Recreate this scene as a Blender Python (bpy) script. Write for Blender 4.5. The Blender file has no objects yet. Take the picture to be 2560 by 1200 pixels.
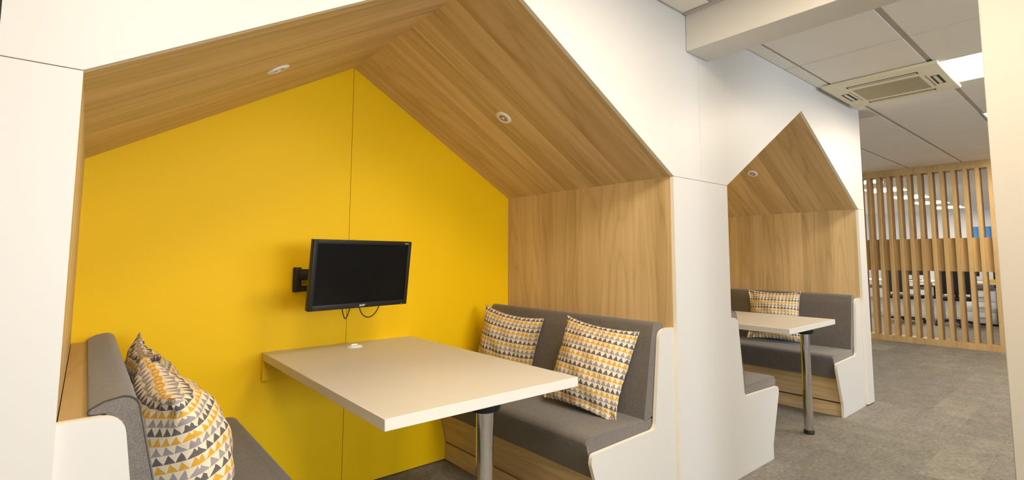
import bpy, bmesh, math, random
from mathutils import Vector, Matrix
random.seed(7)
S = bpy.context.scene
C = S.collection
PI = math.pi

# ---------------------------------------------------------------- camera
F, PX, PY = 1280.0, 1333.3, 530.2           # focal length and principal point, in pixels of 2560x1200
cd = bpy.data.cameras.new('camera'); cam = bpy.data.objects.new('camera', cd); C.objects.link(cam)
cd.sensor_fit = 'HORIZONTAL'; cd.sensor_width = 36.0; cd.lens = 36.0 * F / 2560
cd.shift_x = -(PX - 1280) / 2560; cd.shift_y = (PY - 600) / 2560
cd.clip_start = 0.02
cam.location = (0, 0, 1.2); cam.rotation_euler = (PI / 2 + 0.087, 0, -0.7158)
S.camera = cam

# ---------------------------------------------------------------- world, exposure, window and fill light
w = bpy.data.worlds.new('world'); S.world = w; w.use_nodes = True
bg = w.node_tree.nodes['Background']; bg.inputs[0].default_value = (0.80, 0.90, 1.0, 1); bg.inputs[1].default_value = 1.0
S.view_settings.view_transform = 'Standard'; S.view_settings.look = 'None'
S.view_settings.gamma = 1; S.view_settings.use_curve_mapping = False
S.view_settings.exposure = 0.38
try:
    S.cycles.use_denoising = True
    S.cycles.max_bounces = 10; S.cycles.diffuse_bounces = 6; S.cycles.glossy_bounces = 4
    S.cycles.sample_clamp_indirect = 6.0
except Exception:
    pass
PANEL_E = 30.0                                # ceiling light panels
PANEL_C = (1.0, 0.83, 0.61)
# windows in the rear wall: (x0, x1, watts); the wide one faces the booths
WINDOWS = [(0.1, 2.3, 165.0), (3.2, 5.0, 52.0), (5.6, 7.4, 26.0)]
YR = -6.0
def window_or_fill_light(x0, x1, watts):
    l = bpy.data.lights.new('window_or_fill_light', 'AREA'); l.shape = 'RECTANGLE'
    l.size = x1 - x0; l.size_y = 1.3; l.energy = watts; l.color = (0.80, 0.90, 1.0)
    o = bpy.data.objects.new('window_or_fill_light', l); C.objects.link(o)
    o.location = ((x0 + x1) / 2, YR + .06, 1.55); o.rotation_euler = (PI / 2, 0, 0)
for win in WINDOWS:
    window_or_fill_light(*win)
for x0, x1 in ((9.6, 11.6), (12.2, 14.2), (14.8, 16.8)):        # added fill lamps on the solid back wall, brightening the office
    window_or_fill_light(x0, x1, 20.0)
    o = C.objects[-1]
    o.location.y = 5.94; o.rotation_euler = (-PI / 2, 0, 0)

# ---------------------------------------------------------------- measured sizes
Y, B = 1.4285, 2.7396                         # facade front, booth back
XL1, XR1, XL2, XR2, XE, XW = -0.0273, 2.1553, 2.6743, 4.8268, 4.9736, -0.155
ZE, ZA1, ZA2, ZC = 1.5954, 2.245, 2.2267, 2.4616
TZ = 0.7442
SX = 8.75                                     # slatted screen

# ---------------------------------------------------------------- materials
def mat(name, col, rough=0.5, metal=0.0, spec=0.5, emit=None, estr=0.0):
    m = bpy.data.materials.new(name); m.use_nodes = True
    p = m.node_tree.nodes['Principled BSDF']
    p.inputs['Base Color'].default_value = (*col, 1); p.inputs['Roughness'].default_value = rough
    p.inputs['Metallic'].default_value = metal; p.inputs['Specular IOR Level'].default_value = spec
    if emit:
        p.inputs['Emission Color'].default_value = (*emit, 1); p.inputs['Emission Strength'].default_value = estr
    return m
class G:
    """small node-graph helper"""
    def __init__(s, m): s.t = m.node_tree; s.n = s.t.nodes; s.p = s.n['Principled BSDF']
    def add(s, ty, **kw):
        n = s.n.new(ty)
        for k, v in kw.items(): setattr(n, k, v)
        return n
    def link(s, a, b): s.t.links.new(a, b)
    def put(s, sock, v):
        if hasattr(v, 'is_linked') or hasattr(v, 'links'): s.link(v, sock)
        else: sock.default_value = v
    def math(s, op, a, b=None, c=None):
        n = s.add('ShaderNodeMath', operation=op)
        s.put(n.inputs[0], a)
        if b is not None: s.put(n.inputs[1], b)
        if c is not None: s.put(n.inputs[2], c)
        return n.outputs[0]
    def comb(s, x, y, z):
        n = s.add('ShaderNodeCombineXYZ')
        for i, v in enumerate((x, y, z)): s.put(n.inputs[i], v)
        return n.outputs[0]
    def noise(s, vec, scale, detail=4, rough=.5, dist=0):
        n = s.add('ShaderNodeTexNoise'); s.link(vec, n.inputs['Vector'])
        n.inputs['Scale'].default_value = scale; n.inputs['Detail'].default_value = detail
        n.inputs['Roughness'].default_value = rough; n.inputs['Distortion'].default_value = dist
        return n.outputs[0]
    def ramp(s, fac, stops):
        n = s.add('ShaderNodeValToRGB'); e = n.color_ramp.elements
        for i, (p, c) in enumerate(stops):
            el = e[i] if i < 2 else e.new(p)
            el.position = p; el.color = (*c, 1) if len(c) == 3 else c
        s.link(fac, n.inputs[0]); return n.outputs[0]
    def mix(s, fac, a, b, blend='MIX'):
        n = s.add('ShaderNodeMix', data_type='RGBA', blend_type=blend)
        s.put(n.inputs[0], fac)
        for i, v in ((6, a), (7, b)):
            s.put(n.inputs[i], (*v, 1) if isinstance(v, tuple) and len(v) == 3 else v)
        return n.outputs[2]
    def bump(s, h, strength=.2, dist=.002):
        n = s.add('ShaderNodeBump'); n.inputs['Strength'].default_value = strength; n.inputs['Distance'].default_value = dist
        s.link(h, n.inputs['Height']); s.link(n.outputs[0], s.p.inputs['Normal'])

def wood(name, grain, across, light=(0.75, 0.57, 0.325), dark=(0.40, 0.28, 0.125), strip=0.118, rough=0.45):
    """oak-effect laminate; grain runs along one local axis, strips change along the other"""
    m = mat(name, light, rough); g = G(m)
    tc = g.add('ShaderNodeTexCoord'); sp = g.add('ShaderNodeSeparateXYZ'); g.link(tc.outputs['Object'], sp.inputs[0])
    oi = g.add('ShaderNodeObjectInfo')
    a = sp.outputs['XYZ'.index(grain)]; u = sp.outputs['XYZ'.index(across)]
    rest = [i for i in range(3) if 'XYZ'[i] not in (grain, across)][0]; t = sp.outputs[rest]
    uo = g.math('ADD', u, g.math('MULTIPLY', t, 0.6))
    q = g.math('DIVIDE', g.math('ADD', uo, g.math('MULTIPLY', oi.outputs['Random'], 3.0)), strip)
    wob = g.noise(g.comb(g.math('MULTIPLY', uo, .01), 0, 0), 1.0, 0)
    idx = g.math('FLOOR', q)
    wn = g.add('ShaderNodeTexWhiteNoise', noise_dimensions='1D'); g.link(idx, wn.inputs['W'])
    r = wn.outputs[0]
    al = g.math('ADD', a, g.math('MULTIPLY', r, 17.0))
    # cathedral figure: contour lines of a smooth field squeezed along the grain
    fld = g.noise(g.comb(g.math('MULTIPLY', uo, 5.0), g.math('MULTIPLY', al, 0.42), g.math('MULTIPLY', r, 9.0)), 1.0, 1.5, .45, .3)
    ring = g.math('PINGPONG', g.math('MULTIPLY', fld, 26.0), 1.0)
    ring = g.math('POWER', ring, 3.0)
    mid = g.noise(g.comb(g.math('MULTIPLY', uo, 26), g.math('MULTIPLY', al, .7), r), 1.0, 3, .5, .4)
    broad = g.noise(g.comb(g.math('MULTIPLY', uo, 9), g.math('MULTIPLY', al, .35), r), 1.0, 2, .5)
    fine = g.noise(g.comb(g.math('MULTIPLY', uo, 210), g.math('MULTIPLY', al, 7.0), r), 1.0, 3, .6)
    f = g.math('ADD', g.math('MULTIPLY', ring, .13), g.math('MULTIPLY', mid, .34))
    f = g.math('ADD', f, g.math('MULTIPLY', fine, .20))
    f = g.math('ADD', f, g.math('MULTIPLY', broad, .34))
    f = g.math('ADD', f, g.math('MULTIPLY', g.math('SUBTRACT', r, .5), .17))
    col = g.ramp(f, [(0.30, light), (0.74, dark)])
    g.link(col, g.p.inputs['Base Color'])
    g.bump(f, .06, .001)
    return m
M = {}
M['white'] = mat('white_laminate', (0.605, 0.59, 0.57), .42)
M['edge'] = mat('cream_edging', (0.84, 0.80, 0.71), .5)
M['yellow'] = mat('yellow_panel', (0.87, 0.54, 0.001), .5, spec=.15)
M['wood_z'] = wood('oak_upright_grain', 'Z', 'Y')
M['wood_slope'] = wood('oak_slope_grain', 'X', 'Y')
M['wood_y'] = wood('oak_lengthwise_grain', 'Y', 'Z')
M['wood_shelf_shaded'] = wood('oak_shelf_shaded', 'Y', 'X', (0.58, 0.42, 0.22), (0.36, 0.25, 0.11))  # same oak, with the shade over the bench shelves put into its colours
M['wood_slat'] = wood('oak_slat_grain', 'Z', 'Y', (0.62, 0.43, 0.20), (0.43, 0.28, 0.11), .06)
M['wood_band'] = wood('oak_band_grain', 'Z', 'Y', (0.62, 0.43, 0.20), (0.43, 0.28, 0.11), .2)
M['table'] = mat('white_tabletop', (0.64, 0.62, 0.575), .42)
M['chrome'] = mat('chrome', (0.72, 0.72, 0.72), .10, 1.0)
M['black'] = mat('black_plastic', (0.010, 0.010, 0.010), .5, spec=.3)
M['bezel'] = mat('monitor_plastic', (0.013, 0.013, 0.014), .45, spec=.3)
M['screen'] = mat('dark_screen', (0.004, 0.004, 0.0035), .25, spec=.2)
M['rubber'] = mat('black_rubber', (0.012, 0.012, 0.012), .6)
M['silver'] = mat('silver_print', (0.6, 0.6, 0.6), .4)
M['plaster'] = mat('white_plaster', (0.73, 0.705, 0.66), .7)
M['nib'] = mat('cream_wall', (0.50, 0.475, 0.435), .7)
M['far_wall'] = mat('pale_wall', (0.70, 0.71, 0.74), .8)
M['tan_wall'] = mat('tan_wall', (0.42, 0.36, 0.22), .8)
M['tile'] = mat('ceiling_tile_white', (0.86, 0.825, 0.755), .9)
M['bar'] = mat('ceiling_bar_beige', (0.52, 0.47, 0.41), .6)
M['void'] = mat('ceiling_void', (0.30, 0.28, 0.25), .9)
M['lamp'] = mat('lamp_diffuser', (1, 1, 1), .5, emit=PANEL_C, estr=PANEL_E)
M['lampframe'] = mat('lamp_frame', (0.8, 0.8, 0.8), .5)
M['unit'] = mat('air_unit_cream', (0.82, 0.77, 0.58), .5)
M['grille'] = mat('air_unit_grille', (0.46, 0.40, 0.26), .6)
M['slot'] = mat('air_unit_slot', (0.06, 0.05, 0.04), .7)
M['ring'] = mat('glossy_white', (0.88, 0.87, 0.85), .25)
M['lens'] = mat('downlight_lens', (0.36, 0.34, 0.36), .25)
M['deskwood'] = mat('pale_desk_edge', (0.62, 0.52, 0.38), .5)
M['blue'] = mat('blue_blind', (0.07, 0.26, 0.62), .7)
M['chair'] = mat('chair_black', (0.012, 0.012, 0.014), .7)
M['grey_metal'] = mat('grey_metal', (0.45, 0.45, 0.46), .4, .6)
M['amber'] = mat('amber_card', (0.62, 0.40, 0.05), .6)
M['sky_blue'] = mat('sky_blue_plastic', (0.15, 0.42, 0.70), .5)
M['paper'] = mat('white_paper', (0.8, 0.8, 0.8), .8)

def fabric():
    m = mat('grey_wool', (0.15, 0.137, 0.128), .95, spec=.15); g = G(m)
    tc = g.add('ShaderNodeTexCoord')
    n1 = g.noise(tc.outputs['Object'], 420, 3, .7); n2 = g.noise(tc.outputs['Object'], 45, 4, .6)
    f = g.math('ADD', g.math('MULTIPLY', n1, .85), g.math('MULTIPLY', n2, .15))
    g.link(g.ramp(f, [(0.32, (0.085, 0.077, 0.071)), (0.70, (0.225, 0.207, 0.193))]), g.p.inputs['Base Color'])
    g.p.inputs['Sheen Weight'].default_value = .25; g.p.inputs['Sheen Roughness'].default_value = .5
    g.bump(n1, .25, .001)
    return m
M['fabric'] = fabric()
M['piping'] = mat('dark_piping', (0.05, 0.045, 0.045), .9)

def cushion_mat():
    """rows of upright triangles: mustard, pale grey, dark grey on cream"""
    m = mat('triangle_print', (0.7, 0.6, 0.42), .9, spec=.2); g = G(m)
    uv = g.add('ShaderNodeUVMap'); uv.uv_map = 'UVMap'
    sp = g.add('ShaderNodeSeparateXYZ'); g.link(uv.outputs[0], sp.inputs[0])
    NC, NR = 1 / .028, 1 / .0245
    u = g.math('MULTIPLY', sp.outputs[0], NC); v = g.math('MULTIPLY', sp.outputs[1], NR)
    fu = g.math('FRACT', u); fv = g.math('FRACT', v)
    row = g.math('MODULO', g.math('FLOOR', v), 3.0)
    tri = g.math('LESS_THAN', g.math('MULTIPLY', g.math('ABSOLUTE', g.math('SUBTRACT', fu, .5)), 2.0), g.math('SUBTRACT', 1.0, g.math('MULTIPLY', fv, 1.04)))
    streak = g.noise(g.comb(g.math('MULTIPLY', sp.outputs[0], 60), g.math('MULTIPLY', sp.outputs[1], 900), 0), 1.0, 3, .7)
    dark = g.ramp(streak, [(0.3, (0.085, 0.074, 0.079)), (0.75, (0.19, 0.17, 0.175))])
    pale = g.ramp(streak, [(0.3, (0.24, 0.215, 0.225)), (0.75, (0.42, 0.375, 0.395))])
    gold = g.ramp(streak, [(0.3, (0.52, 0.27, 0.025)), (0.75, (0.78, 0.46, 0.075))])
    c = g.mix(g.math('GREATER_THAN', row, .5), dark, pale)
    c = g.mix(g.math('GREATER_THAN', row, 1.5), c, gold)
    cream = g.ramp(streak, [(0.3, (0.66, 0.57, 0.42)), (0.75, (0.80, 0.71, 0.55))])
    g.link(g.mix(tri, cream, c), g.p.inputs['Base Color'])
    g.bump(streak, .15, .001)
    return m
M['print'] = cushion_mat()

def carpet():
    m = mat('carpet_pile', (0.2, 0.19, 0.17), 1.0, spec=.05); g = G(m)
    oi = g.add('ShaderNodeObjectInfo'); geo = g.add('ShaderNodeNewGeometry')
    pos = geo.outputs['Position']
    n1 = g.noise(pos, 300, 3, .75); n2 = g.noise(pos, 42, 5, .8); n3 = g.noise(pos, 7, 4, .6)
    f = g.math('ADD', g.math('ADD', g.math('MULTIPLY', n1, .50), g.math('MULTIPLY', n2, .36)), g.math('MULTIPLY', n3, .14))
    c = g.ramp(f, [(0.36, (0.080, 0.077, 0.072)), (0.64, (0.38, 0.365, 0.338))])
    g.link(g.mix(1.0, c, oi.outputs['Color'], 'MULTIPLY'), g.p.inputs['Base Color'])
    g.bump(n1, .5, .003)
    return m
M['carpet'] = carpet()

# ---------------------------------------------------------------- builders
def finish(name, bm, m, parent=None, smooth=None, recalc=True):
    if recalc: bmesh.ops.recalc_face_normals(bm, faces=bm.faces)
    me = bpy.data.meshes.new(name); bm.to_mesh(me); bm.free()
    if smooth is not None:
        for p in me.polygons: p.use_smooth = True
        me.set_sharp_from_angle(angle=math.radians(smooth))
    for k in (m if isinstance(m, (list, tuple)) else [m]): me.materials.append(k)
    o = bpy.data.objects.new(name, me); C.objects.link(o)
    if parent: o.parent = parent
    return o
def inst(src, parent=None, loc=None):
    o = src.copy(); C.objects.link(o); o.parent = parent if parent else src.parent
    if loc is not None: o.location = loc
    return o
def add_box(bm, x0, x1, y0, y1, z0, z1, bev=0.0, seg=2):
    vs = [bm.verts.new(p) for p in ((x0,y0,z0),(x1,y0,z0),(x1,y1,z0),(x0,y1,z0),(x0,y0,z1),(x1,y0,z1),(x1,y1,z1),(x0,y1,z1))]
    fs = [bm.faces.new([vs[i] for i in q]) for q in ((3,2,1,0),(4,5,6,7),(0,1,5,4),(1,2,6,5),(2,3,7,6),(3,0,4,7))]
    if bev:
        es = list({e for f in fs for e in f.edges})
        bmesh.ops.bevel(bm, geom=es, offset=bev, segments=seg, profile=.5, affect='EDGES', clamp_overlap=True)
def box(name, x0, x1, y0, y1, z0, z1, m, parent=None, bev=0.0, seg=2):
    bm = bmesh.new(); add_box(bm, x0, x1, y0, y1, z0, z1, bev, seg)
    return finish(name, bm, m, parent, 40 if bev else None)
def prism(name, poly, y0, y1, m, parent=None, bev=0.0, seg=3, smooth=None, edge_mat=False):
    """polygon in x,z extruded along y"""
    bm = bmesh.new()
    a = [bm.verts.new((x, y0, z)) for x, z in poly]; b = [bm.verts.new((x, y1, z)) for x, z in poly]
    fa = bm.faces.new(a); fb = bm.faces.new(b[::-1]); n = len(poly)
    side = [bm.faces.new((a[i], b[i], b[(i+1) % n], a[(i+1) % n])) for i in range(n)]
    if edge_mat:
        for f in side: f.material_index = 1
    if bev:
        es = list(fa.edges) + list(fb.edges)
        bmesh.ops.bevel(bm, geom=es, offset=bev, segments=seg, profile=.5, affect='EDGES', clamp_overlap=True)
    bm.normal_update()
    bmesh.ops.triangulate(bm, faces=[f for f in bm.faces if len(f.verts) > 4])
    return finish(name, bm, m, parent, smooth)
def rounded(poly):
    """[(x, z, r)] -> polygon with arcs"""
    out = []; n = len(poly)
    for i, (x, z, r) in enumerate(poly):
        if r <= 0: out.append((x, z)); continue
        p = Vector((x, z)); a = Vector(poly[i-1][:2]) - p; b = Vector(poly[(i+1) % n][:2]) - p
        la, lb = a.length, b.length; a.normalize(); b.normalize()
        ang = a.angle(b); t = min(r / math.tan(ang / 2), la * .49, lb * .49); rr = t * math.tan(ang / 2)
        c = p + (a + b).normalized() * (rr / math.sin(ang / 2))
        s0 = p + a * t - c; s1 = p + b * t - c
        th0 = math.atan2(s0.y, s0.x); th1 = math.atan2(s1.y, s1.x); d = (th1 - th0 + PI) % (2 * PI) - PI
        for k in range(7):
            th = th0 + d * k / 6; out.append((c.x + rr * math.cos(th), c.y + rr * math.sin(th)))
    return out
def add_lathe(bm, prof, cx=0, cy=0, n=32):
    rings = []
    for r, z in prof:
        if r < 1e-6: rings.append([bm.verts.new((cx, cy, z))])
        else: rings.append([bm.verts.new((cx + r * math.cos(2*PI*k/n), cy + r * math.sin(2*PI*k/n), z)) for k in range(n)])
    for p, q in zip(rings, rings[1:]):
        for k in range(n):
            l = (k + 1) % n
            v = [p[k % len(p)], p[l % len(p)], q[l % len(q)], q[k % len(q)]]
            v = list(dict.fromkeys(v))
            if len(v) > 2: bm.faces.new(v)
def lathe(name, prof, m, parent=None, cx=0, cy=0, n=32):
    bm = bmesh.new(); add_lathe(bm, prof, cx, cy, n); return finish(name, bm, m, parent, 35)
def tube(name, pts, r, m, parent=None, n=8, closed=False):
    bm = bmesh.new(); pts = [Vector(p) for p in pts]; rings = []
    up = Vector((0, 0, 1)); N = len(pts)
    for i, p in enumerate(pts):
        d = ((pts[(i+1) % N] if closed or i < N-1 else p) - (pts[i-1] if closed or i else p)).normalized()
        a = d.cross(up)
        if a.length < 1e-3: a = d.cross(Vector((1, 0, 0)))
        a.normalize(); b = d.cross(a)
        rings.append([bm.verts.new(p + r * (math.cos(2*PI*k/n) * a + math.sin(2*PI*k/n) * b)) for k in range(n)])
    for i in range(N if closed else N - 1):
        p, q = rings[i], rings[(i+1) % N]
        for k in range(n): bm.faces.new((p[k], p[(k+1) % n], q[(k+1) % n], q[k]))
    if not closed: bm.faces.new(rings[0][::-1]); bm.faces.new(rings[-1])
    return finish(name, bm, m, parent, 50)
def empty(name, loc=(0, 0, 0), rot=(0, 0, 0)):
    o = bpy.data.objects.new(name, None); C.objects.link(o); o.location = loc; o.rotation_euler = rot
    o.empty_display_size = .1
    return o
def tag(o, label, cat, group=None):
    o['label'] = label; o['category'] = cat
    if group: o['group'] = group
    return o
def structure(o): o['kind'] = 'structure'; return o
def copy_tree(src, parent=None):
    c = src.copy(); C.objects.link(c)
    if parent: c.parent = parent
    for ch in list(src.children): copy_tree(ch, c)
    return c

# ---------------------------------------------------------------- room shell
floor = structure(box('floor', -1.2, 18.0, YR, 6.0, -0.10, -0.006, M['carpet']))
tb = bmesh.new(); add_box(tb, 0.0002, 0.4998, 0.0002, 0.2498, -0.0055, 0.0, .0006, 1)
first = finish('carpet_tile', tb, M['carpet'], floor)
def carpet_tiles():
    used = False
    k = 0
    for j in range(-2, 11):
        y = j * .25 + 0.085
        off = random.choice((0, .25)) + .055
        x = -1.0 + off
        while x < 8.9:
            inside = (x > 1.9 and y + .25 < 1.42) or (x > 4.4) or (y > 1.1 and 0.1 < x + .5 and x < 2.2) or (y > 1.1 and x > 2.4)
            if y > 2.5 and x < 4.9: inside = False
            if x < 2.2 and y < 1.1: inside = False
            if inside:
                o = first if not used else inst(first, floor)
                used = True
                o.location = (x, y, 0)
                v = random.uniform(.90, 1.04) + (0.13 if random.random() < .12 else 0)
                o.color = (v, v * random.uniform(.975, 1.0), v * random.uniform(.94, .99), 1)
                k += 1
            x += .5
    return k
carpet_tiles()

ceiling = structure(box('ceiling', -1.2, 18.0, YR, 6.0, ZC + .03, ZC + .08, M['void']))
# suspended tiles between exposed bars, 0.6 m module
GY = [-.455 + .6 * k for k in range(6)]       # lines that run along x
GX = [2.9 + .6 * k for k in range(11)]        # lines that run along y
tbm = bmesh.new(); add_box(tbm, .008, .592, .017, .583, 0, .014)
tile0 = finish('ceiling_tile', tbm, M['tile'], ceiling)
lights_at = {(4.1, .145), (5.9, .145), (7.7, .145)}
unit_at = {(4.1, .745)}
tile_used = [False]
def put_tile(x, y, sx=1.0, sy=1.0):
    o = tile0 if not tile_used[0] else inst(tile0, ceiling)
    tile_used[0] = True
    o.location = (x, y, ZC); o.scale = (sx, sy, 1)
for x in GX:
    for y in GY:
        key = (round(x, 3), round(y, 3))
        if key in lights_at or key in unit_at: continue
        if y > 1.4 and x < 4.9: continue
        if y > 1.3 and x < 4.6:               # narrow cut row against the facade
            put_tile(x, y, 1.0, (Y - y) / .6); continue
        if y > 1.3 and x + .6 > XE and x < XE: pass
        if x + .6 > SX + .3: continue
        put_tile(x, y)
for y in GY:
    if y < 1.4: put_tile(2.52, y, (2.9 - 2.52) / .6, 1.0 if y < 1.3 else (Y - y) / .6)
def bars():
    for y in GY[1:]:
        x0 = 2.51 if y < Y else XE + .02
        box('ceiling_bar', x0, SX, y - .018, y + .018, ZC + .008, ZC + .014, M['bar'], ceiling)
    for x in GX:
        y1 = Y if x < XE else 2.545
        box('ceiling_bar', x - .012, x + .012, -.455, y1, ZC + .005, ZC + .013, M['bar'], ceiling)
bars()
for y in (1.345, 1.945): put_tile(XE + .012, y, (5.3 - XE - .012) / .6)
box('ceiling_bar', XE - .01, XE + .014, Y, 2.545, ZC + .005, ZC + .013, M['bar'], ceiling)
# front zone before the beam: its own grid
CORR = ((1, 1), (3, 2))
for i in range(5):
    for j in range(4):
        x = 2.272 - .6 * (i + 1); y = 1.27 - .6 * (j + 1)
        if (i, j) in CORR: continue
        put_tile(x, y)
for i in range(4): put_tile(2.272 - .6 * (i + 1), 1.27, 1.0, (Y - 1.27) / .6)
for j in range(4): box('ceiling_bar', -1.2, 2.272, 1.27 - .6 * j - .02, 1.27 - .6 * j + .02, ZC + .004, ZC + .012, M['bar'], ceiling)
for i in range(1, 5): box('ceiling_bar', 2.272 - .6 * i - .012, 2.272 - .6 * i + .012, -1.13, Y, ZC + .005, ZC + .013, M['bar'], ceiling)
box('rear_ceiling_board', -1.2, 18, YR, -1.15, ZC, ZC + .02, M['tile'], ceiling)
box('side_ceiling_board', -1.2, -.728, -1.15, Y, ZC, ZC + .02, M['tile'], ceiling)
box('back_ceiling_board', -1.2, XW - .002, Y, 6.0, ZC, ZC + .02, M['tile'], ceiling)
box('back_ceiling_board', XW, SX + .2, 2.76, 6.0, ZC, ZC + .02, M['tile'], ceiling)
box('office_ceiling_board', SX + .2, 18, -1.15, 6.0, ZC, ZC + .02, M['tile'], ceiling)
trim1 = structure(box('trim_1', 2.268, 2.296, -1.15, Y - .006, ZC - .006, ZC + .002, M['bar']))
trim2 = structure(box('trim_2', -.3, 2.268, Y - .012, Y - .001, ZC - .003, ZC + .003, M['bar']))

beam = structure(box('beam', 2.296, 2.502, YR, Y - .001, 2.263, ZC + .03, M['plaster'], bev=.002, seg=1))
wall_right = structure(box('wall_right', 2.298, 2.500, -.45, .277, 0, 2.262, M['nib'], bev=.003, seg=1))
wall_left = structure(box('wall_left', -1.30, -1.2, YR, 6.0, -.1, ZC + .03, M['tan_wall']))
wall_far = structure(box('wall_far', 18.0, 18.1, YR, 6.0, -.1, ZC + .03, M['far_wall']))
wall_back = structure(box('wall_back', -1.2, 18.0, 6.0, 6.1, -.1, ZC + .03, M['plaster']))
def rear_wall():
    bm = bmesh.new(); x = -1.2; z0, z1 = .9, 2.2; f, n = YR - .1, YR
    for a, b, _ in WINDOWS:
        add_box(bm, x, a, f, n, -.1, ZC + .03); x = b
        add_box(bm, a, b, f, n, -.1, z0); add_box(bm, a, b, f, n, z1, ZC + .03)
    add_box(bm, x, 18.0, f, n, -.1, ZC + .03)
    return structure(finish('wall_rear', bm, M['plaster']))
rear_wall()

# ---------------------------------------------------------------- white facade with the two house-shaped openings
facade = structure(empty('wall_front', (XW, Y, 0)))
def fpanel(poly):
    o = prism('panel', [(x - XW, z) for x, z in poly], 0, .020, [M['white'], M['edge']], facade, edge_mat=True)
    return o
g = .0012
xm = (XR1 + XL2) / 2 - .005
xa1, xa2 = (XL1 + XR1) / 2, (XL2 + XR2) / 2
fpanel([(XW, ZE + g), (XL1, ZE + g), (xa1, ZA1), (XR1, ZE + g), (xm - g, ZE + g), (xm - g, ZC), (XW, ZC)])
fpanel([(xm + g, ZE + g), (XL2, ZE + g), (xa2, ZA2), (XR2, ZE + g), (XE, ZE + g), (XE, ZC), (xm + g, ZC)])
fpanel([(XW, 0), (XL1, 0), (XL1, ZE - g), (XW, ZE - g)])
fpanel([(XR1, 0), (XL2, 0), (XL2, ZE - g), (XR1, ZE - g)])
fpanel([(XR2, .012), (XE, .012), (XE, ZE - g), (XR2, ZE - g)])

for x in (XW, XE - .018):
    o = box('return_panel', 0, .018, .0205, B - Y + .03, 0, ZC, M['white'], facade); o.location = (x - XW, 0, 0)

# ---------------------------------------------------------------- booths: side boards, pitched boards, yellow back
YF = Y + .0205
def booth(xl, xr, za, label):
    t = empty('booth', ((xl + xr) / 2, YF, 0)); hw = (xr - xl) / 2; D = B - YF
    tag(t, label, 'booth')
    for s in (-1, 1):
        o = box('side_panel', 0, .018, 0, D + .02, 0, ZE, M['wood_z'], t)
        o.location = (s * hw if s > 0 else -hw - .018, 0, 0)
    # pitched boards, built flat along local x then tilted so the grain follows the slope
    L = math.hypot(hw, za - ZE); ang = math.atan2(za - ZE, hw)
    for s in (-1, 1):
        o = box('roof_panel', 0, L + .006, 0, D + .02, 0, .018, M['wood_slope'], t)
        o.location = (s * hw, 0, ZE); o.rotation_euler = (0, -ang if s < 0 else PI + ang, 0)
        if s > 0:
            for v in o.data.vertices: v.co.z -= .018
    for s in (-1, 1):
        a, b = (-hw, -.0012) if s < 0 else (.0012, hw)
        zz = lambda x: za - (za - ZE) * abs(x) / hw
        o = prism('back_panel', [(a, 0), (b, 0), (b, zz(b)), (a, zz(a))], D, D + .018, M['yellow'], t)
    prism('rear_board', [(-hw, 0), (hw, 0), (hw, ZE), (0, za), (-hw, ZE)], D + .022, D + .03, M['void'], t)
    return t
booth(XL1, XR1, ZA1, 'oak-lined house-shaped booth with yellow back wall, holding the monitor')
booth(XL2, XR2, ZA2, 'oak-lined house-shaped booth farther along, without any monitor')

# ---------------------------------------------------------------- benches
PANEL = [(.0, 0, 0), (.49, 0, 0), (.49, .085, 0), (.588, .37, .03), (.583, .408, .035), (.17, .418, .03), (.158, .44, .02), (.110, .86, .045), (0, .86, 0)]
BACKC = [(.215, .455, .005), (.150, .82, .06), (.128, .897, .045), (.075, .887, .02), (.048, .872, .012), (.050, .8625, .004), (.078, .8615, .004), (.100, .835, 0), (.122, .78, 0), (.150, .47, 0)]
SEATC = [(.150, .30, 0), (.150, .466, 0), (.555, .468, .012), (.598, .462, .030), (.590, .42, .02), (.534, .288, .012)]
def finish_bench(t, fx, D):
    prism('shelf', fx([(.002, .842), (.070, .842), (.070, .8605), (.002, .8605)]), .019, D, M['wood_shelf_shaded'], t)
    prism('base_panel', fx([(.515, .286), (.474, .104), (.458, .104), (.499, .286)]), .019, D, M['wood_y'], t)
    prism('plinth', fx([(.474, 0), (.472, .094), (.458, .094), (.458, 0)]), .019, D, M['wood_y'], t)
    prism('back_board', fx([(.085, .45), (.10, .45), (.10, .80), (.085, .80)]), .03, D, M['wood_y'], t)
    return t
def bench(xwall, s, label):
    """s = +1: the bench stands against a wall on its left"""
    t = empty('bench_seat', (xwall, YF, 0)); tag(t, label, 'bench', None)
    D = B - YF - .002
    fx = lambda poly: [(s * x, z) for x, z in (rounded(poly) if len(poly[0]) == 3 else poly)]
    prism('end_panel', fx(PANEL), 0.0, .018, [M['white'], M['edge']], t, edge_mat=True)
    bc = prism('back_cushion', fx(BACKC), .021, D, M['fabric'], t, bev=.008, smooth=42)
    sc = prism('seat_cushion', fx(SEATC), .021, D, M['fabric'], t, bev=.012, smooth=42)
    if s < 0: return finish_bench(t, fx, D)
    rb = rounded(BACKC)
    pts = [(s * x, .0225, z) for x, z in rb if not (x < .16 and z < .84)]
    tube('piping', pts, .0022, M['piping'], bc, 6)
    ps = [(s * x, .026, z) for x, z in rounded(SEATC) if x > .2]
    tube('piping', ps, .002, M['piping'], sc, 6)
    return finish_bench(t, fx, D)
bench(XL1, 1, 'grey bench cut off by the lower left corner, facing the monitor booth table')
bench(XR1, -1, 'grey upholstered bench along the oak wall right of the monitor booth table')
bench(XL2, 1, 'grey bench mostly hidden behind the white pillar between the booths')
bench(XR2, -1, 'grey bench along the oak wall of the farther booth, behind its table')

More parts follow.
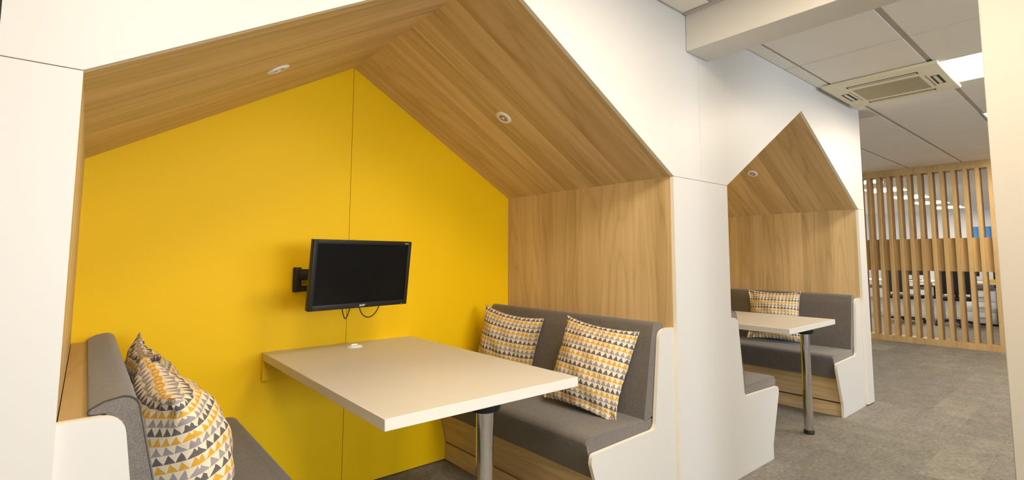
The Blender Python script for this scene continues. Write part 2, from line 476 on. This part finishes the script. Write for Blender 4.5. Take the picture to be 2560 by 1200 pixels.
# ---------------------------------------------------------------- tables
def table(x0, x1, yf, label):
    xc = (x0 + x1) / 2; t = empty('booth_table', (xc, Y, 0)); tag(t, label, 'table')
    h = (x1 - x0) / 2; D = B - Y - .001
    box('tabletop', -h, h, yf, D, TZ - .0352, TZ, M['table'], t, bev=.0015, seg=1)
    box('wall_batten', -h, h, D - .022, D, .612, TZ - .0358, M['yellow'], t, bev=.001, seg=1)
    ly = .060
    lathe('leg', [(0, .026), (.0300, .026), (.0300, .667), (0, .667)], M['chrome'], t, .022, ly, 40)
    lathe('mounting_plate', [(0, .668), (.036, .668), (.050, .674), (.054, .682), (.054, .7085), (0, .7085)], M['black'], t, .022, ly, 32)
    lathe('foot', [(0, 0), (.0325, 0), (.033, .004), (.033, .024), (.031, .028), (0, .028)], M['rubber'], t, .022, ly, 32)
    return t
t1 = table(.660, 1.4398, -.0329, 'white table under the wall monitor, on one chrome leg')
t2 = table(3.3756, 4.1565, -.0111, 'white table in the farther booth, chrome leg showing down to the carpet')
cp = lathe('cable_port', [(0, TZ + .011), (.016, TZ + .011), (.030, TZ + .009), (.037, TZ + .004), (.0385, TZ), (0, TZ - .0005)], M['ring'], t1, 1.052 - 1.0499, 2.592 - Y, 32)
bm = bmesh.new(); add_box(bm, -.020, .012, -.010, .010, TZ + .0095, TZ + .017, .0035, 3)
flap = finish('port_flap', bm, M['ring'], cp, 40); flap.location = (1.052 - 1.0499, 2.592 - Y, 0)
lathe('port_ring', [(.0385, TZ), (.044, TZ), (.043, TZ + .0022), (.0385, TZ + .003)], M['silver'], cp, 1.052 - 1.0499, 2.592 - Y, 32)

# ---------------------------------------------------------------- monitor on its wall arm
mon = empty('monitor', (.992, 2.355, 1.118)); tag(mon, 'black flat monitor on the yellow booth wall', 'monitor')
yaw, tilt = .152, .115
Xa = Vector((math.cos(yaw), math.sin(yaw), 0)); N0 = Vector((math.sin(yaw), -math.cos(yaw), 0))
Za = math.cos(tilt) * Vector((0, 0, 1)) + math.sin(tilt) * N0; Ya = Za.cross(Xa)
mon.rotation_euler = Matrix((Xa, Ya, Za)).transposed().to_euler()
W2, H2 = .255, .1575
def frame():
    bm = bmesh.new()
    b0, b1, bt = .019, .024, .018             # bezel: sides, bottom, top
    add_box(bm, -W2, -W2 + b0, 0, .030, -H2, H2, .0015, 2); add_box(bm, W2 - b0, W2, 0, .030, -H2, H2, .0015, 2)
    add_box(bm, -W2 + b0 - .001, W2 - b0 + .001, 0.0002, .030, H2 - bt, H2, .0015, 2)
    add_box(bm, -W2 + b0 - .001, W2 - b0 + .001, 0.0002, .030, -H2, -H2 + b1, .0015, 2)
    return finish('bezel', bm, M['bezel'], mon, 40)
frame()
box('screen', -W2 + .0185, W2 - .0185, .005, .010, -H2 + .0235, H2 - .0175, M['screen'], mon)
bm = bmesh.new(); add_box(bm, -W2 + .004, W2 - .004, .012, .034, -H2 + .004, H2 - .004, .004, 2); add_box(bm, -.14, .14, .030, .056, -.10, .09, .012, 3)
finish('back_case', bm, M['black'], mon, 40)
def text(name, s, size, m, parent, loc, shear=0.0):
    cu = bpy.data.curves.new(name, 'FONT'); cu.body = s; cu.size = size; cu.extrude = .0003; cu.align_x = 'CENTER'; cu.align_y = 'CENTER'; cu.shear = shear; cu.offset = .0004
    o = bpy.data.objects.new(name, cu); C.objects.link(o)
    dg = bpy.context.evaluated_depsgraph_get(); me = bpy.data.meshes.new_from_object(o.evaluated_get(dg))
    bpy.data.objects.remove(o); me.materials.clear(); me.materials.append(m)
    q = bpy.data.objects.new(name, me); C.objects.link(q); q.parent = parent; q.location = loc; q.rotation_euler = (PI / 2, 0, 0)
    return q
text('logo', 'acer', .017, M['silver'], mon, (.004, -.0004, -H2 + .0125), .25)
box('model_mark', W2 - .041, W2 - .021, -.0005, .001, H2 - .0108, H2 - .0082, M['silver'], mon)
box('power_light', W2 - .034, W2 - .031, -.0008, .001, -H2 + .004, -H2 + .0065, M['silver'], mon)

arm = empty('wall_arm', (.83, B, 1.085)); tag(arm, 'black jointed bracket holding the monitor to the yellow wall', 'bracket')
bm = bmesh.new(); add_box(bm, -.045, -.006, -.014, 0, -.062, .062, .005, 3); add_box(bm, -.043, -.020, -.046, -.010, -.058, .058, .006, 2)
finish('wall_plate', bm, M['black'], arm, 40)
def bar(name, p, q, hz, hy, parent, m=None):
    p = Vector(p); q = Vector(q); d = q - p; L = d.length
    bm = bmesh.new(); add_box(bm, 0, L, -hy, hy, -hz, hz, min(hz, hy) * .6, 3)
    o = finish(name, bm, m or M['black'], parent, 40); o.location = p
    o.rotation_euler = (0, -math.asin(max(-1, min(1, d.z / L))), math.atan2(d.y, d.x)); return o
bar('lower_arm', (-.034, -.030, -.044), (.20, -.085, -.044), .014, .012, arm)
bar('upper_arm', (-.034, -.030, .026), (.20, -.085, .026), .027, .022, arm)
lathe('elbow', [(0, -.060), (.024, -.060), (.026, -.055), (.026, .052), (.024, .057), (0, .057)], M['black'], arm, .20, -.085, 24)
bar('fore_arm', (.20, -.085, .0), (.176, -.315, .02), .030, .014, arm)
box('head_plate', .12, .232, -.331, -.318, -.035, .075, M['black'], arm, bev=.004)

def bez(p0, p1, p2, p3, n=20):
    p0, p1, p2, p3 = map(Vector, (p0, p1, p2, p3)); out = []
    for i in range(n + 1):
        t = i / n; out.append((1-t)**3 * p0 + 3*(1-t)**2*t * p1 + 3*(1-t)*t*t * p2 + t**3 * p3)
    return out
tag(tube('cable', bez((.898, 2.375, .975), (.903, 2.372, .937), (.912, 2.368, .900), (.922, 2.37, .925)) + bez((.922, 2.37, .925), (.928, 2.37, .936), (.936, 2.376, .96), (.940, 2.378, .975))[1:], .0026, M['rubber']),
    'black cable hanging in a tight V below the monitor', 'cable')
tag(tube('cable', bez((.983, 2.385, .980), (.990, 2.38, .895), (1.062, 2.38, .885), (1.098, 2.40, .985)), .0026, M['rubber']),
    'black cable sagging in a wide loop below the monitor', 'cable')

# ---------------------------------------------------------------- scatter cushions
def cushion_mesh(seed, T=.088, s=.43):
    rnd = random.Random(seed); n = 40; bm = bmesh.new(); uvl = bm.loops.layers.uv.new('UVMap')
    ph = [rnd.uniform(0, 6.28) for _ in range(8)]
    def P(u, v, side):
        a, b = abs(u), abs(v)
        x = s / 2 * u * (1 - .105 * (1 - b ** 2.2) * a ** 2) ; z = s / 2 * v * (1 - .105 * (1 - a ** 2.2) * b ** 2)
        e = max(0.0, (1 - u ** 2)) ** .8 * max(0.0, (1 - v ** 2)) ** .8
        t = T * e ** .85
        edge = math.exp(-((1 - max(a, b)) / .10) ** 2)
        wr = .009 * math.sin(9 * u + ph[0] + 3 * v) * math.sin(7 * v + ph[1]) * e ** .4
        # gathers that run in from the seam and from the corners
        cr = (1 - e) * (.006 * math.sin(24 * u + ph[2]) * b ** 5 + .006 * math.sin(26 * v + ph[3]) * a ** 6)
        cd = abs(a - b); cr += -.010 * math.exp(-(cd / .10) ** 2) * (a * b) ** 3 * (1 - edge * .8)
        y = side * (t + wr * .8 + cr)
        off = .016 * math.sin(2.4 * u + ph[4]) * edge + .014 * math.sin(2.9 * v + ph[5]) * edge
        sag = -.012 * (1 - v) * .5 * (1 - a ** 2)
        if a > .999 or b > .999: y = 0
        return (x, y + off, z + sag * .4)
    tab = [0.0]; N = 400
    for k in range(N):                         # cloth length along the middle line
        u0, u1 = -1 + 2 * k / N, -1 + 2 * (k + 1) / N
        h0, h1 = [T * max(0.0, 1 - q * q) ** .68 * .8 for q in (u0, u1)]
        tab.append(tab[-1] + math.hypot(s / N, h1 - h0))
    arc = lambda u: tab[max(0, min(N, round((u + 1) / 2 * N)))]
    grid = {}
    for side in (-1, 1):
        for i in range(n + 1):
            for j in range(n + 1):
                bord = i in (0, n) or j in (0, n)
                if side == 1 and bord: grid[side, i, j] = grid[-1, i, j]; continue
                f = lambda k: math.sin(PI / 2 * (2 * k / n - 1)) * .55 + (2 * k / n - 1) * .45
                grid[side, i, j] = bm.verts.new(P(f(i), f(j), side))
    for side in (-1, 1):
        for i in range(n):
            for j in range(n):
                q = [(i, j), (i+1, j), (i+1, j+1), (i, j+1)]
                if side == 1: q = q[::-1]
                fc = bm.faces.new([grid[side, a, b] for a, b in q])
                for lp, (a, b) in zip(fc.loops, q):
                    f = lambda k: math.sin(PI / 2 * (2 * k / n - 1)) * .55 + (2 * k / n - 1) * .45
                    lp[uvl].uv = (arc(f(a)) + .008, arc(f(b)) + .006)
    return bm
GC = 'triangle-print scatter cushions on the benches'
def cushion(seed, x, y, z, yaw, lean, roll, label, T=.088, s=.43):
    """yaw: direction the face looks at (0 = +x); lean: top tipped back; roll: tilt in its own plane"""
    o = finish('scatter_cushion', cushion_mesh(seed, T, s), M['print'], None, 60)
    Nn = Vector((math.cos(yaw), math.sin(yaw), 0)); U = Vector((-math.sin(yaw), math.cos(yaw), 0)); Z = Vector((0, 0, 1))
    V = math.cos(lean) * Z - math.sin(lean) * Nn
    U2 = math.cos(roll) * U + math.sin(roll) * V; V2 = -math.sin(roll) * U + math.cos(roll) * V
    Yl = V2.cross(U2)
    o.matrix_world = Matrix.Translation((x, y, z)) @ Matrix((U2, Yl, V2)).transposed().to_4x4()
    return tag(o, label, 'cushion', GC)
cushion(3, 1.880, 1.745, .672, 3.36, .33, -.13, 'triangle-print cushion slumped on the right bench, nearer the white pillar')
cushion(5, 1.893, 2.42, .668, 3.42, .06, -.135, 'triangle-print cushion on the right bench close to the yellow wall, half behind the table')
cushion(8, 4.545, 2.035, .692, 3.32, .20, .0, 'triangle-print cushion in the farther booth, crossed by its table')
cushion(11, .220, 1.735, .687, 0.12, .30, .10, 'big near triangle-print cushion at the lower left, seam and top corner showing', T=.118)
cushion(14, .212, 2.27, .690, 0.05, .27, .06, 'triangle-print cushion on the left bench, behind the big near cushion')

# ---------------------------------------------------------------- downlights in the pitched boards
def downlight(loc, normal, label):
    t = empty('downlight', loc); tag(t, label, 'downlight')
    t.rotation_euler = Vector(normal).to_track_quat('Z', 'Y').to_euler()
    lathe('trim_ring', [(.024, .0), (.024, .006), (.030, .0075), (.040, .0055), (.0435, .002), (.0435, 0)], M['ring'], t, n=36)
    lathe('lens', [(0, .0055), (.012, .005), (.022, .003), (.024, .0005)], M['lens'], t, n=28)
    lathe('lamp_dot', [(0, .0085), (.006, .0075), (.008, .005)], M['ring'], t, n=16)
    return t
n1 = (-(ZA1 - ZE), 0, -(XR1 - xa1)); n1l = ((ZA1 - ZE), 0, -(XR1 - xa1)); n2 = (-(ZA2 - ZE), 0, -(XR2 - xa2))
downlight((1.603, 2.080, 1.9240), n1, 'round white downlight on the right slope of the monitor booth ceiling')
downlight((.515, 2.087, 1.918), n1l, 'round white downlight on the left slope of the monitor booth ceiling')
downlight((4.285, 2.054, 1.913), n2, 'small white downlight in the ceiling of the farther booth')

# ---------------------------------------------------------------- air unit and light panels
au = empty('air_conditioner', (4.40, 1.045, ZC)); tag(au, 'cream square air conditioning cassette in the ceiling tiles', 'air conditioner')
def unit_body():
    bm = bmesh.new(); a, b, h = .370, .345, -.028
    # bezel as ring of strips around the central intake and four slots
    add_box(bm, -a, a, -b, b, h, -.0025, .010, 3)
    return finish('housing', bm, M['unit'], au, 40)
unit_body()
gr = box('intake_grille', -.165, .185, -.205, .205, -.0305, -.027, M['grille'], au, bev=.001, seg=1)
for k in range(14):
    x = -.152 + k * .0248
    box('grille_rib', x, x + .006, -.198, .198, -.0320, -.030, M['grille'], gr)
for s, (ax, ay, bx, by) in enumerate(((-.272, -.215, -.226, .215), (.242, -.215, .282, .215), (-.10, -.300, .13, -.250), (-.10, .250, .13, .300))):
    sl = box('air_slot', ax, bx, ay, by, -.0288, -.0270, M['slot'], au)
    if s < 2: box('louvre', ax + .014, bx - .012, ay + .010, by - .010, -.0295, -.0285, M['unit'], sl, bev=.001)
    else: box('louvre', ax + .010, bx - .010, ay + .018, by - .012, -.0295, -.0285, M['unit'], sl, bev=.001)
for y in (-.232, .232): box('panel_line', -.15, .17, y - .002, y + .002, -.0285, -.0270, M['slot'], au)

GL = 'square ceiling light panels'
def light_panel(x, y, label, group=None, drop=0.0):
    t = empty('light_panel', (x, y, ZC - drop)); tag(t, label, 'ceiling light', group)
    bm = bmesh.new(); a = .300; b = .288
    add_box(bm, -a, a, -a, -b, -.002, .014); add_box(bm, -a, a, b, a, -.002, .014)
    add_box(bm, -a, -b, -b, b, -.002, .014); add_box(bm, b, a, -b, b, -.002, .014)
    finish('frame', bm, M['lampframe'], t)
    box('diffuser', -b, b, -b, b, .001, .012, M['lamp'], t)
    return t
light_panel(4.40, .445, 'glowing square ceiling panel right beside the air conditioner')
light_panel(6.20, .445, 'glowing square ceiling panel farther along, cut by the white wall edge')
light_panel(8.00, .445, 'glowing ceiling panel next to the slatted screen, behind the white wall edge')
for (i, j), side in zip(CORR, ('right', 'left')):
    light_panel(2.272 - .6 * (i + 1) + .3, 1.27 - .6 * (j + 1) + .3, 'ceiling panel over the corridor before the %s half of the monitor booth' % side, 'corridor light panels')
ORD = ('first', 'second', 'third', 'fourth', 'fifth')
for k, x in enumerate((9.76, 11.3, 13.03, 14.77, 16.5)):
    light_panel(x, 2.86, ORD[k] + ' glowing ceiling panel behind the slats, counted away from the screen', 'office light panels behind the slats', .016)

# ---------------------------------------------------------------- slatted screen
sc = empty('slatted_screen', (SX, 1.2, 0)); tag(sc, 'oak slatted room divider from carpet to ceiling at the corridor end', 'screen')
y0, y1 = -1.2, 1.62
DP = .20
box('header', 0, DP, y0, y1, 2.362, ZC + .03, M['wood_band'], sc, bev=.001, seg=1)
box('sill', 0, DP, y0, y1, 0, .082, M['wood_slat'], sc, bev=.001, seg=1)
bmn = bmesh.new(); add_box(bmn, 0, DP, -.020, .020, .0825, 2.3615, .001, 1)
slat0 = finish('slat', bmn, M['wood_slat'], sc, 40)
ys = [.0005 + .1245 * k for k in range(-9, 13)]
for i, y in enumerate(ys):
    o = slat0 if i == 0 else inst(slat0, sc)
    o.location = (0, y, 0)
bmn = bmesh.new(); add_box(bmn, .05, .075, -.0418, .0418, 1.004, 1.45, .001, 1)
band0 = finish('band_board', bmn, M['wood_band'], sc, 40)
for i, y in enumerate(ys[:-1]):
    o = band0 if i == 0 else inst(band0, sc)
    o.location = (0, y + .06225, 0)

# ---------------------------------------------------------------- office beyond the screen
def desk(x, y, wd, label):
    t = empty('office_desk', (x, y, 0)); tag(t, label, 'desk', None)
    box('desktop', -.40, .40, -wd / 2, wd / 2, .715, .742, M['paper'], t)
    box('desk_edge', -.406, -.400, -wd / 2, wd / 2, .713, .742, M['deskwood'], t)
    for s in (-1, 1):
        for u in (-.36, .36):
            box('leg', u - .025, u + .025, s * (wd / 2 - .06) - .02, s * (wd / 2 - .06) + .02, 0, .714, M['grey_metal'], t)
    box('cable_tray', .0, .12, -wd / 2 + .2, wd / 2 - .2, .56, .62, M['grey_metal'], t)
    return t
desk(12.3, 1.55, 1.5, 'white desk with pale wood edge behind the slats, at the clear right side')
desk(12.3, 3.10, 1.5, 'white desk behind the slats, hidden among the dark chairs')
for k, y in enumerate((1.25, 1.95)):
    t = empty('desk_divider', (12.72, y, 0))
    tag(t, ('pale grey fabric divider standing behind the right end of the desk', 'pale grey fabric divider standing behind the left end of the desk')[k], 'divider', 'desk dividers in the office')
    box('panel', -.015, .015, -.33, .33, .42, 1.02, M['far_wall'], t)
    for s in (-1, 1): box('foot', -.12, .12, s * .28 - .02, s * .28 + .02, 0, .42, M['grey_metal'], t)
def task_chair(x, y, rz, label):
    t = empty('task_chair', (x, y, 0), (0, 0, rz)); tag(t, label, 'chair', None)
    box('seat', -.23, .23, -.24, .24, .44, .51, M['chair'], t, bev=.03, seg=3)
    b = box('backrest', .20, .26, -.22, .22, .56, 1.08, M['chair'], t, bev=.025, seg=3)
    bar('back_stem', (.16, 0, .46), (.25, 0, .70), .02, .02, t, M['chair'])
    lathe('column', [(0, .10), (.028, .10), (.028, .44), (0, .44)], M['grey_metal'], t, n=16)
    for k in range(5):
        a = k * 2 * PI / 5
        bar('base_arm', (0, 0, .10), (.30 * math.cos(a), .30 * math.sin(a), .07), .018, .022, t, M['chair'])
        bm = bmesh.new(); bmesh.ops.create_uvsphere(bm, u_segments=12, v_segments=8, radius=.03)
        o = finish('caster', bm, M['rubber'], t, 60); o.location = (.30 * math.cos(a), .30 * math.sin(a), .03)
    for s in (-1, 1):
        bar('armrest', (-.12, s * .26, .68), (.14, s * .26, .68), .015, .03, t, M['chair'])
        bar('arm_post', (.02, s * .26, .48), (.02, s * .26, .68), .02, .015, t, M['chair'])
    return t
task_chair(11.4, 2.70, PI * .9, 'black task chair behind the slats, at the darkest left gaps')
task_chair(11.5, 2.02, PI * 1.15, 'black task chair behind the slats, beside the desk end')
task_chair(13.6, 1.55, .2, 'black task chair beyond the pale dividers')
def pc_screen(x, y, label):
    t = empty('desk_monitor', (x, y, .742)); tag(t, label, 'monitor', None)
    box('display', -.015, .015, -.26, .26, .10, .42, M['black'], t, bev=.004)
    box('stand', -.012, .012, -.03, .03, .01, .12, M['black'], t)
    box('base', -.08, .08, -.11, .11, 0, .012, M['black'], t, bev=.003)
pc_screen(12.35, 2.75, 'black computer monitor on the desk hidden among the chairs')
pc_screen(12.35, 2.02, 'black computer monitor at the left end of the clear desk')
def pedestal(x, y, label):
    t = empty('drawer_pedestal', (x, y, 0)); tag(t, label, 'drawers', None)
    box('body', -.28, .28, -.21, .21, .03, .60, M['far_wall'], t, bev=.004)
    for k in range(3):
        d = box('drawer', -.290, -.282, -.20, .20, .05 + k * .18, .22 + k * .18, M['paper'], t, bev=.003)
        box('handle', -.300, -.290, -.07, .07, .12 + k * .18, .135 + k * .18, M['grey_metal'], d)
pedestal(12.25, 1.72, 'white drawer pedestal under the clear desk behind the slats')
tag(box('waste_bin', 11.78, 12.02, 1.18, 1.42, 0, .32, M['black'], bev=.02), 'black bin on the carpet under the desk behind the slats', 'bin')
tag(box('storage_box', 11.95, 12.10, 1.50, 1.66, .742, .80, M['amber'], bev=.004), 'amber box lying on the desk behind the slats', 'box')
tag(lathe('cup', [(0, .742), (.03, .742), (.042, .835), (.038, .835), (.027, .752), (0, .752)], M['sky_blue'], None, 12.0, 1.86, 20), 'pale blue cup on the desk behind the slats', 'cup')
tag(box('paper_stack', 11.95, 12.16, 1.15, 1.36, .742, .775, M['paper'], bev=.002), 'low stack of white paper on the desk behind the slats', 'paper')
bl = empty('window_blind', (17.99, 1.9, 0)); tag(bl, 'bright blue blind on the far office wall', 'blind')
box('headrail', -.05, 0, -.78, .78, 2.0, 2.05, M['far_wall'], bl)
for k in range(12): box('vane', -.035 - .012 * (k % 2), -.02 - .012 * (k % 2), -.77 + k * .128, -.645 + k * .128, .9, 2.0, M['blue'], bl)
